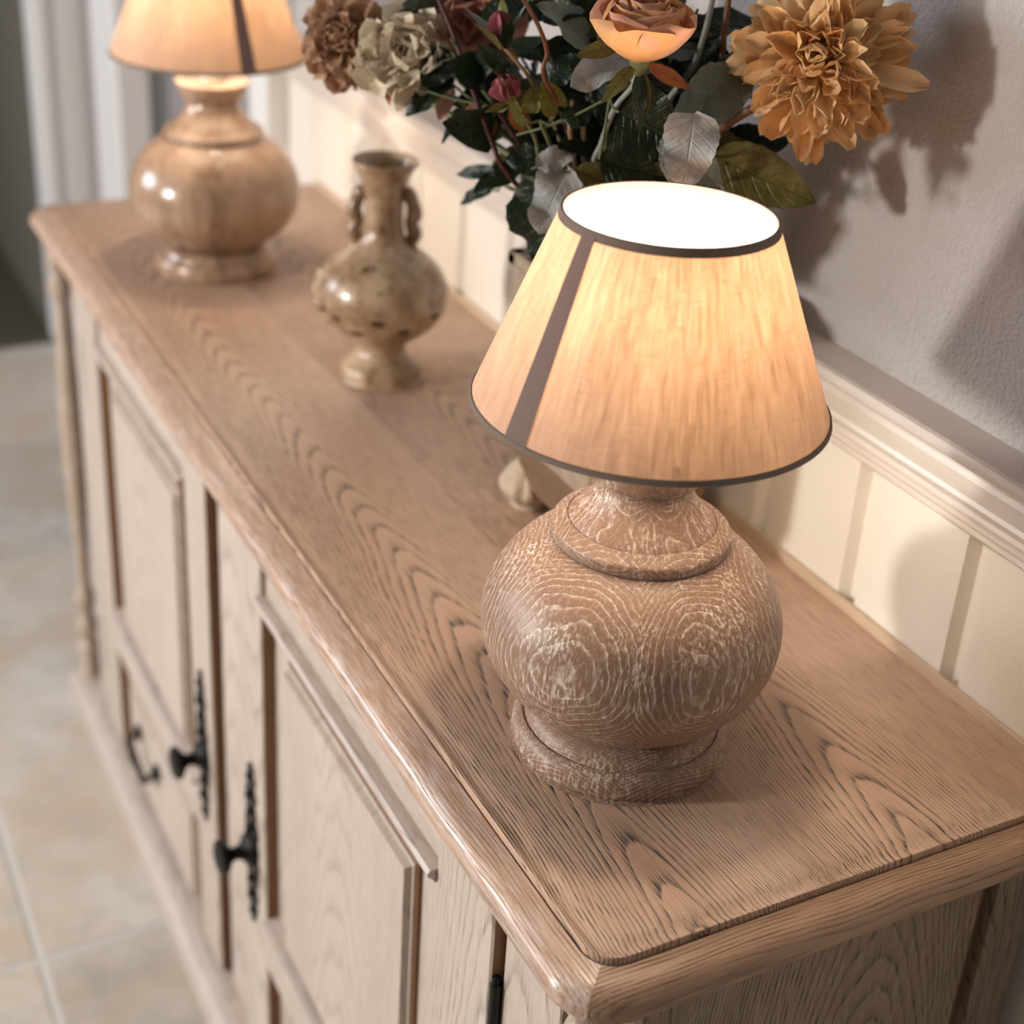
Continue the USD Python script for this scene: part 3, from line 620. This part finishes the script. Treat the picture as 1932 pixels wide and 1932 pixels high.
# leafy sprays whose large leaves were read from the photograph
SPR = {
 'silver_leaf_spray': ('spray of crumpled silver-grey leaves drooping just above the front lampshade', [
    ('gray', (0.229, 0.33, 0.451), (0.211, 0.31, 0.405), 0.042), ('graygreen', (0.235, 0.345, 0.438), (0.211, 0.33, 0.403), 0.036),
    ('graygreen', (0.305, 0.38, 0.471), (0.221, 0.345, 0.428), 0.044), ('dark', (0.329, 0.39, 0.479), (0.265, 0.37, 0.459), 0.034)], [(.262, .365, .452), (.27, .42, .41)]),
 'olive_leaf_spray': ('spray of broad olive-brown leaves sticking out right above the front shade', [
    ('olive', (0.292, 0.39, 0.399), (0.352, 0.33, 0.373), 0.046), ('dark', (0.323, 0.43, 0.389), (0.351, 0.38, 0.411), 0.036),
    ('graygreen', (0.264, 0.38, 0.409), (0.285, 0.37, 0.375), 0.026), ('olive', (0.29, 0.4, 0.404), (0.324, 0.38, 0.4), 0.030),
    ('olive', (0.287, 0.42, 0.374), (0.243, 0.43, 0.365), 0.030)], [(.292, .395, .399), (.285, .43, .36)]),
 'round_leaf_spray': ('spray with a large round dark green leaf hanging over the planter', [
    ('dark', (0.197, 0.475, 0.357), (0.174, 0.47, 0.293), 0.068), ('gray', (0.199, 0.46, 0.372), (0.163, 0.44, 0.337), 0.040),
    ('gray', (0.175, 0.47, 0.375), (0.206, 0.46, 0.392), 0.020), ('olive', (0.2, 0.45, 0.376), (0.239, 0.42, 0.369), 0.024),
    ('dark', (0.192, 0.53, 0.355), (0.151, 0.53, 0.346), 0.022), ('dark', (0.21, 0.5, 0.371), (0.173, 0.52, 0.368), 0.030)], [(.190, .48, .378), (.23, .49, .33)]),
 'narrow_leaf_spray': ('spray of narrow dark leaves pointing left past the planter', [
    ('dark', (0.21, 0.6, 0.331), (0.18, 0.64, 0.324), 0.015), ('dark', (0.203, 0.6, 0.316), (0.175, 0.63, 0.301), 0.014), ('olive', (0.203, 0.55, 0.37), (0.18, 0.57, 0.324), 0.022)], [(.204, .585, .325), (.235, .53, .31)]),
 'dark_leaf_spray': ('spray of big dark green leaves in the middle under the yellow rose', [
    ('dark', (0.206, 0.4, 0.436), (0.24, 0.37, 0.417), 0.060), ('dark', (0.204, 0.42, 0.393), (0.247, 0.4, 0.383), 0.040), ('dark', (0.249, 0.42, 0.471), (0.282, 0.42, 0.491), 0.034),
    ('dark', (0.23, 0.48, 0.429), (0.254, 0.46, 0.428), 0.050), ('dark', (0.171, 0.5, 0.394), (0.203, 0.5, 0.403), 0.030)], [(.215, .43, .44), (.235, .46, .37)]),
 'grey_leaf_spray': ('spray with grey curled leaves left of the yellow rose', [
    ('gray', (0.244, 0.44, 0.472), (0.182, 0.42, 0.464), 0.034), ('olive', (0.201, 0.4, 0.488), (0.166, 0.4, 0.481), 0.014), ('graygreen', (0.222, 0.48, 0.468), (0.178, 0.46, 0.508), 0.032),
    ('dark', (0.239, 0.5, 0.476), (0.214, 0.5, 0.51), 0.032), ('dark', (0.181, 0.47, 0.446), (0.193, 0.46, 0.467), 0.032)], [(.228, .46, .47), (.24, .48, .40)]),
 'shadowed_leaf_spray': ('spray of dark glossy leaves at the left under the cream flower', [
    ('dark', (0.149, 0.58, 0.424), (0.107, 0.6, 0.399), 0.030), ('dark', (0.171, 0.55, 0.433), (0.127, 0.55, 0.439), 0.034), ('dark', (0.145, 0.58, 0.448), (0.122, 0.58, 0.417), 0.030),
    ('dark', (0.11, 0.62, 0.469), (0.129, 0.6, 0.455), 0.030), ('dark', (0.17, 0.52, 0.444), (0.143, 0.52, 0.46), 0.016), ('tan', (0.145, 0.6, 0.441), (0.151, 0.58, 0.44), 0.008)], [(.15, .57, .44), (.20, .53, .37)]),
 'yellow_leaf_spray': ('spray of small yellow-green leaflets right of the pink rosebud', [
    ('yellow', (0.19, 0.47, 0.417), (0.174, 0.46, 0.445), 0.022), ('yellow', (0.171, 0.48, 0.417), (0.167, 0.47, 0.438), 0.016), ('yellow', (0.164, 0.48, 0.417), (0.138, 0.47, 0.436), 0.008), ('dark', (0.19, 0.46, 0.416), (0.207, 0.45, 0.433), 0.032)], [(.178, .475, .412), (.21, .485, .36)]),
 'rust_leaf_spray': ('spray of faded rust-pink leaves hanging at the lower left of the bouquet', [
    ('rust', (0.162, 0.5, 0.419), (0.186, 0.5, 0.392), 0.016), ('pinkp', (0.165, 0.56, 0.409), (0.162, 0.57, 0.373), 0.020), ('rust', (0.173, 0.55, 0.399), (0.162, 0.55, 0.372), 0.016), ('rust', (0.102, 0.62, 0.421), (0.107, 0.62, 0.395), 0.008), ('pinkp', (0.15, 0.585, 0.418), (0.140, 0.59, 0.385), 0.016)], [(.165, .53, .41), (.20, .52, .36)]),
}
sd = 10
for name, (label, leaves, st) in SPR.items():
    t = bq('leaf_spray', label, 'leaves'); stem(t, st, .002, 'green' if 'rust' not in name else 'red')
    for kind, a, b, w in leaves:
        sd += 1; a = np.array(a); mid = np.array(st[0])
        big = w > .033
        put_leaf(t, a, b, w, kind, CAMV + np.random.RandomState(sd).uniform(-.35, .35, 3) + (0 if kind not in ('gray', 'graygreen') else 0), sd, blunt=1.0 if (w > .055 or kind == 'gray') else .3, **({'ruffle': .20, 'curl': .35} if kind == 'gray' else {}))
        if np.linalg.norm(a - mid) > .01:
            tw = obj('twig', tube([a, (a + mid) / 2 + np.array([0, 0, -.004]), mid], .0011, 6, 4), M_stem['green'], t, smooth=True)
# bare twigs
for label, pts, r, mat in [
    ('dark red arching twig at the left between cream flower and rosebud', [(0.135, 0.6, 0.499), (0.144, 0.58, 0.467), (0.149, 0.55, 0.43), (0.164, 0.53, 0.38), (0.176, 0.52, 0.354)], .0022, 'red'),
    ('orange-brown bent twig in the upper middle left of the yellow rose', [(0.139, 0.46, 0.523), (0.162, 0.46, 0.492), (0.172, 0.46, 0.47), (0.17, 0.46, 0.453), (0.195, 0.47, 0.418), (0.227, 0.49, 0.359)], .0019, 'orange'),
    ('grey-green straight twig right of the yellow rose', [(0.304, 0.43, 0.521), (0.29, 0.42, 0.482), (0.28, 0.42, 0.458), (0.263, 0.44, 0.415), (0.251, 0.47, 0.363)], .0026, 'grey'),
    ('dark brown straight twig close left of the big chrysanthemum', [(0.311, 0.42, 0.523), (0.31, 0.42, 0.49), (0.307, 0.42, 0.46), (0.281, 0.45, 0.407), (0.256, 0.47, 0.362)], .003, 'brown'),
    ('pale cut twig low in the middle above the planter', [(0.198, 0.46, 0.431), (0.204, 0.47, 0.402), (0.227, 0.49, 0.354)], .0022, 'pale'),
    ('second pale twig low in the middle, right of the first', [(0.211, 0.46, 0.426), (0.217, 0.47, 0.397), (0.235, 0.49, 0.354)], .0024, 'pale')]:
    t = bq('twig', label, 'twig'); stem(t, pts, r, mat)
# filling sprays inside the bouquet
rs = np.random.RandomState(77)
OPEN = [(.165, .58, .462), (.117, .60, .44), (.156, .48, .424), (.15, .48, .468), (.094, .68, .436), (.206, .36, .51), (.19, .48, .31), (.19, .44, .345)]     # blooms that leaves keep clear of
FILL = [((.15, .62, .50), 'behind the cream flower'), ((.20, .60, .47), 'behind the pink rosebud'), ((.17, .52, .52), 'above the green bud'), ((.24, .55, .51), 'at the top middle behind the orange twig'), ((.27, .50, .52), 'behind the yellow rose'),
        ((.31, .46, .50), 'behind the big chrysanthemum'), ((.25, .58, .42), 'deep in the middle'), ((.22, .50, .44), 'in the centre behind the rosebud'), ((.30, .47, .43), 'low right behind the silver leaves'), ((.19, .57, .40), 'low left above the narrow leaves'), ((.34, .55, .46), 'against the wall'), ((.21, .49, .50), 'between the orange twig and the grey leaves'), ((.33, .44, .47), 'left of the big chrysanthemum stem'), ((.14, .57, .46), 'between the cream flower and the dark red twig'), ((.29, .45, .50), 'between the rose and the big chrysanthemum'), ((.25, .52, .46), 'behind the grey curled leaves'), ((.30, .44, .41), 'between the olive spray and the silver spray'), ((.28, .42, .45), 'behind the silver leaf spray'),
        ((.25, .47, .40), 'just above the planter rim'), ((.13, .66, .46), 'behind the dusky chrysanthemum')]
for n_, (tipp, where) in enumerate(FILL):
    t = bq('leaf_spray', 'spray of dark green leaves ' + where, 'leaves'); tipp = np.array(tipp); b0 = BASE + rs.uniform(-.03, .03, 3) * (1, 1, 0)
    ctrl = [b0 + (0, 0, -.05), b0 + (tipp - b0) * .4 + (0, 0, .01), tipp]
    obj('stem', tube(ctrl, [.0024, .002, .0012], 6, 6), M_stem['green'], t, smooth=True); c = spline(ctrl, 12)
    for q in range(17):
        k = int(len(c) * (.28 + .72 * q / 16.5)); k = min(k, len(c) - 2); p0 = c[k]; tg = c[k + 1] - c[k]; tg /= np.linalg.norm(tg)
        a = q * 2.4 + n_; side = frame(tg, (0.2, .1, 1))[:, 1] * math.cos(a) + frame(tg, (.2, .1, 1))[:, 2] * math.sin(a)
        L = rs.uniform(.034, .062); dirn = side + tg * .5 + np.array([-.12, -.10, -.15]); dirn /= np.linalg.norm(dirn)
        tip_ = p0 + dirn * L; kind = 'dark' if rs.rand() < .86 else ('graygreen' if rs.rand() < .6 else 'olive')
        if tip_[0] > .415 or tip_[1] < .36 or (tip_[2] < .375 and tip_[0] < .215): continue
        if min(np.linalg.norm(p0 + (tip_ - p0) * .6 - np.array(o)) for o in OPEN) < .046: continue
        put_leaf(t, p0, tip_, L * rs.uniform(.5, .75), kind, CAMV + rs.uniform(-.8, .8, 3), 300 + n_ * 20 + q, nu=9, nv=4, serr=0)

# petals
def petal_mat(name, a, b, tipc, trans=.3, rough=.6):
    g = Graph(); u = g.n('uvmap'); s = g.n('separate_xyz', vector=u.UV); co = g.n('texture_coordinate').object
    col = g.mixc(g.noise(co, 60, 3, .6).fac, a, b)
    line = g.noise(g.n('mapping', vector=u.UV, scale=(2, 22, 1)).vector, 1.0, 3, .6).fac
    col = g.mixc(g.m('multiply', line, .22), col, tuple(c * .62 for c in a))
    col = g.mixc(g.ramp(g.m('add', s.x, g.m('multiply', g.noise(co, 120, 2, .5).fac, .25)), [(.98, (0, 0, 0)), (1.15, (1, 1, 1))]), col, tipc)
    p = g.n('principled_bsdf', base_color=col, roughness=rough, specular_ior_level=.25, normal=g.bump(line, .0004)); t = g.n('translucent_bsdf', color=col)
    return g.make(name, g.n('mix_closure', fac=trans, closure1=p.BSDF, closure2=t.BSDF).closure)
def petal_grid(L, W, cup, curl, ruf, seed, nu=8, nv=4, wide=.75):
    """A petal along +x, hollow towards +z; curl > 0 bends the tip to +z."""
    r = np.random.RandomState(seed); u = np.linspace(0, 1, nu); v = np.linspace(-1, 1, nv + 1); U, V = np.meshgrid(u, v, indexing='ij')
    w = W / 2 * (.18 + .82 * np.sin(np.clip(u / wide, 0, 1) * PI / 2)) * np.where(u > wide, np.sqrt(np.clip(1 - ((u - wide) / (1.02 - wide)) ** 2, 0, 1)), 1)
    ph = r.uniform(0, 6, 2); Y = w[:, None] * V
    Z = cup * W * V ** 2 * (w / (W / 2))[:, None] + ruf * W * np.sin(U * 9 + ph[0] + V * 2.2) * U * np.abs(V) + ruf * .8 * W * np.sin(V * 3 + ph[1]) * U ** 3
    a = curl * U ** 1.6; X = L * np.cumsum(np.cos(curl * u ** 1.6)) / nu; X -= X[0]; Zc = L * np.cumsum(np.sin(curl * u ** 1.6)) / nu; Zc -= Zc[0]
    P = np.stack([X[:, None] - Z * np.sin(a), Y, Zc[:, None] + Z * np.cos(a)], -1).reshape(-1, 3)
    i, j = np.meshgrid(np.arange(nu - 1), np.arange(nv), indexing='ij'); k = nv + 1
    q = np.stack([i * k + j, (i + 1) * k + j, (i + 1) * k + j + 1, i * k + j + 1], -1).reshape(-1, 4)
    return P, np.vstack([q[:, [0, 1, 2]], q[:, [0, 2, 3]]]), np.stack([U, (V + 1) / 2], -1).reshape(-1, 2)
MUM = [petal_mat('chrysanthemum_petal', lin(.95, .81, .61), lin(.92, .74, .52), lin(.66, .44, .24)), petal_mat('chrysanthemum_petal_pale', lin(.97, .88, .72), lin(.94, .80, .61), lin(.72, .50, .30))]
DUSK = [petal_mat('dusky_petal', lin(.80, .64, .52), lin(.72, .56, .44), lin(.50, .32, .20)), petal_mat('dusky_petal_pale', lin(.82, .70, .58), lin(.74, .58, .46), lin(.5, .34, .22))]
CREAM = [petal_mat('cream_petal', lin(.91, .86, .77), lin(.86, .79, .68), lin(.74, .60, .42)), petal_mat('cream_petal_pale', lin(.92, .88, .80), lin(.84, .78, .66), lin(.74, .62, .46))]
ROSE = [petal_mat('rose_petal', lin(.90, .70, .48), lin(.84, .62, .42), lin(.82, .50, .42)), petal_mat('rose_petal_pink', lin(.90, .72, .60), lin(.86, .62, .50), lin(.78, .42, .42))]
PINK = [petal_mat('pink_petal', lin(.66, .38, .42), lin(.54, .27, .31), lin(.76, .52, .54))]
SALM = [petal_mat('salmon_petal', lin(.82, .62, .56), lin(.76, .54, .46), lin(.66, .44, .36))]
M_core = {k: plain('core_' + k, c, .8, .2) for k, c in dict(mum=lin(.62, .42, .22), dusk=lin(.42, .28, .18), cream=lin(.6, .5, .36), rose=lin(.7, .42, .22), pink=lin(.4, .14, .16)).items()}
def flower(t, c, face, R, N, mats, core, Wf, seed, amax=2.15, cup=.35, ruf=.05, jit=.1, inner=.35, curl=(.9, -.5), rad=.28, wide=.75):
    """A double flower: petals on a spiral, the inner ones short and closed, the outer ones long and bent back."""
    rs = np.random.RandomState(seed); F = frame(face, (.3, .5, .2)); c = np.array(c)
    obj('flower_core', ball(c - F[:, 0] * R * .05, R * rad, 2), M_core[core], t, smooth=True)
    for i in range(N):
        s = (i + .5) / N; pol = amax * math.sqrt(s) + rs.uniform(-jit, jit); az = i * 2.39996 + rs.uniform(-2 * jit, 2 * jit)
        rdir = F[:, 1] * math.cos(az) + F[:, 2] * math.sin(az); d = F[:, 0] * math.cos(pol) + rdir * math.sin(pol)
        nrm = F[:, 0] * math.sin(pol) - rdir * math.cos(pol)      # towards the flower's axis
        L = R * (inner + (1 - inner) * min(1, s * 1.35)) * rs.uniform(.9 - .7 * jit, 1.04 + .5 * jit) * .86; cu = curl[0] + (curl[1] - curl[0]) * s + rs.uniform(-2.5 * jit, 2.5 * jit)
        P, f, uv = petal_grid(L, R * Wf * rs.uniform(.8, 1.25) * (.65 + .35 * s), cup * rs.uniform(.6, 1.4), cu, ruf, seed * 1000 + i, wide=wide)
        P = P @ frame(d, nrm).T + c + d * R * .14
        P[:, 0] = np.minimum(P[:, 0], .4225)
        obj('petal', (P, f), mats[i % len(mats)] if rs.rand() < .8 else mats[0], t, smooth=True, uv=uv)
t = bq('chrysanthemum', 'large golden-tan chrysanthemum with many petals at the upper right', 'flower')
flower(t, (.324, .313, .490), (-.55, -.50, .22), .083, 190, MUM, 'mum', .25, 1, ruf=.16, amax=2.3, jit=.24, cup=.5)
stem(t, [(0.322, 0.325, 0.480), (0.303, 0.33, 0.462), (0.294, 0.36, 0.439), (0.29, 0.4, 0.409), (0.279, 0.44, 0.374)], .0036, 'brown')
t = bq('chrysanthemum', 'dusky brown ruffled chrysanthemum at the far left of the bouquet', 'flower')
flower(t, (.094, .70, .436), (-.5, -.45, .3), .056, 110, DUSK, 'dusk', .42, 2, ruf=.18, amax=2.3, jit=.18)
stem(t, [(0.102, 0.7, 0.422), (0.137, 0.66, 0.401), (0.174, 0.58, 0.375), (0.208, 0.52, 0.345)], .003, 'green')
t = bq('ruffled_flower', 'cream ruffled flower right of the dusky chrysanthemum', 'flower')
flower(t, (.117, .61, .440), (-.45, -.6, .3), .048, 26, CREAM, 'cream', .95, 3, ruf=.22, amax=1.95, cup=.3, jit=.16)
stem(t, [(0.12, 0.61, 0.427), (0.152, 0.59, 0.407), (0.184, 0.55, 0.382), (0.213, 0.52, 0.347)], .0022, 'green')
t = bq('ruffled_flower', 'salmon pink flower half hidden behind the dark red twig', 'flower')
flower(t, (.180, .61, .462), (-.5, -.7, .2), .050, 16, SALM, 'rose', 1.2, 4, ruf=.08, amax=1.8)
stem(t, [(.185, .615, .45), (.22, .58, .40), (.25, .54, .35)], .0022, 'green')
# yellow rose: cupped whorls, outer petals rolled back
def rose(t, c, axis, R, mats, core, seed, layers):
    rs = np.random.RandomState(seed); F = frame(axis, (.2, .6, .1)); c = np.array(c); i = 0
    obj('flower_core', ball(c + F[:, 0] * R * .45, R * .28, 2), M_core[core], t, smooth=True)
    for n, pol, L, W, cu, cup in layers:
        for k in range(n):
            i += 1; az = k * 2 * PI / n + rs.uniform(-.3, .3) + n; p = pol + rs.uniform(-.08, .08)
            rdir = F[:, 1] * math.cos(az) + F[:, 2] * math.sin(az); d = F[:, 0] * math.cos(p) + rdir * math.sin(p); nrm = F[:, 0] * math.sin(p) - rdir * math.cos(p)
            P, f, uv = petal_grid(R * L, R * W, cup, cu, .05, seed * 900 + i, nu=12, nv=8, wide=.66)
            # the petal first swells out, then its lip turns
            obj('petal', (P @ frame(d, nrm).T + c + rdir * R * .10, f), mats[i % len(mats)], t, smooth=True, uv=uv)
t = bq('rose', 'yellow and pink rose in full bloom at the top centre', 'flower')
rc, rax = (.206, .377, .480), (-.10, -.16, .98)
rose(t, rc, rax, .040, ROSE, 'rose', 5, [(4, .15, 1.25, .9, .35, .45), (5, .45, 1.35, 1.2, .6, .42), (5, .72, 1.40, 1.5, .85, .40), (5, .98, 1.46, 1.7, 1.05, .34), (4, 1.12, 1.52, 1.7, .95, .24)])
hip = lathe([(0, -.012), (.0035, -.011), (.007, -.004), (.010, .004), (.012, .012), (0, .014)], 16); hip.apply_translation(rc); obj('hip', hip, M_stem['green'], t, smooth=True)
for k, (dx, L) in enumerate([((-.1, -.3, -1), .046), ((-.5, -.1, -.35), .036), ((.6, -.3, -.30), .038), ((.15, -.2, -1), .034), ((.3, .5, -.3), .03)]):
    d = np.array(dx, float); d /= np.linalg.norm(d); b0 = np.array(rc) + d * .006
    put_leaf(t, b0, b0 + d * L, .012, ['dark', 'olive', 'rust', 'olive', 'dark'][k], CAMV, 700 + k, 'sepal', nu=9, nv=4)
stem(t, [(0.205, 0.378, 0.472), (0.21, 0.39, 0.458), (0.214, 0.42, 0.433), (0.217, 0.44, 0.4), (0.224, 0.46, 0.368)], .0024, 'grey')
t = bq('rosebud', 'dark pink rosebud in the left half of the bouquet', 'flower')
bc, bax = (.156, .487, .424), (-.35, -.12, .85)
rose(t, bc, bax, .018, PINK, 'pink', 6, [(3, .10, 1.4, 1.2, .45, .5), (4, .28, 1.5, 1.3, .35, .42)])
for k, dx in enumerate([(-.9, -.2, -.1), (.5, -.5, .6), (.4, -.3, -.8), (-.2, -.6, .8)]):
    d = np.array(dx, float); d /= np.linalg.norm(d); put_leaf(t, np.array(bc), np.array(bc) + d * .024, .007, 'yellow', CAMV, 740 + k, 'sepal', nu=9, nv=4)
stem(t, [bc, (0.172, 0.49, 0.41), (0.183, 0.49, 0.393), (0.189, 0.49, 0.375), (0.201, 0.49, 0.354)], .002, 'green')
t = bq('flower_bud', 'closed green bud with a pink tip above the rosebud', 'flower')
gc = np.array((.150, .49, .468)); ga = np.array((-.32, -.05, .95)); ga /= np.linalg.norm(ga)
rose(t, gc, ga, .020, PINK, 'pink', 7, [(4, .08, 1.7, .8, .25, .5)])
for k in range(5):
    F = frame(ga, (.2, .6, .1)); a = k * 2 * PI / 5; rd = F[:, 1] * math.cos(a) + F[:, 2] * math.sin(a); b0 = gc + rd * .004
    put_leaf(t, b0, b0 + ga * .036 + rd * .008, .012, ['graygreen', 'yellow', 'graygreen', 'olive', 'dark'][k], rd, 760 + k, 'sepal', nu=9, nv=4, curl=-.5)
stem(t, [tuple(gc), (0.167, 0.49, 0.451), (0.191, 0.49, 0.42), (0.227, 0.5, 0.356)], .0018, 'pale')
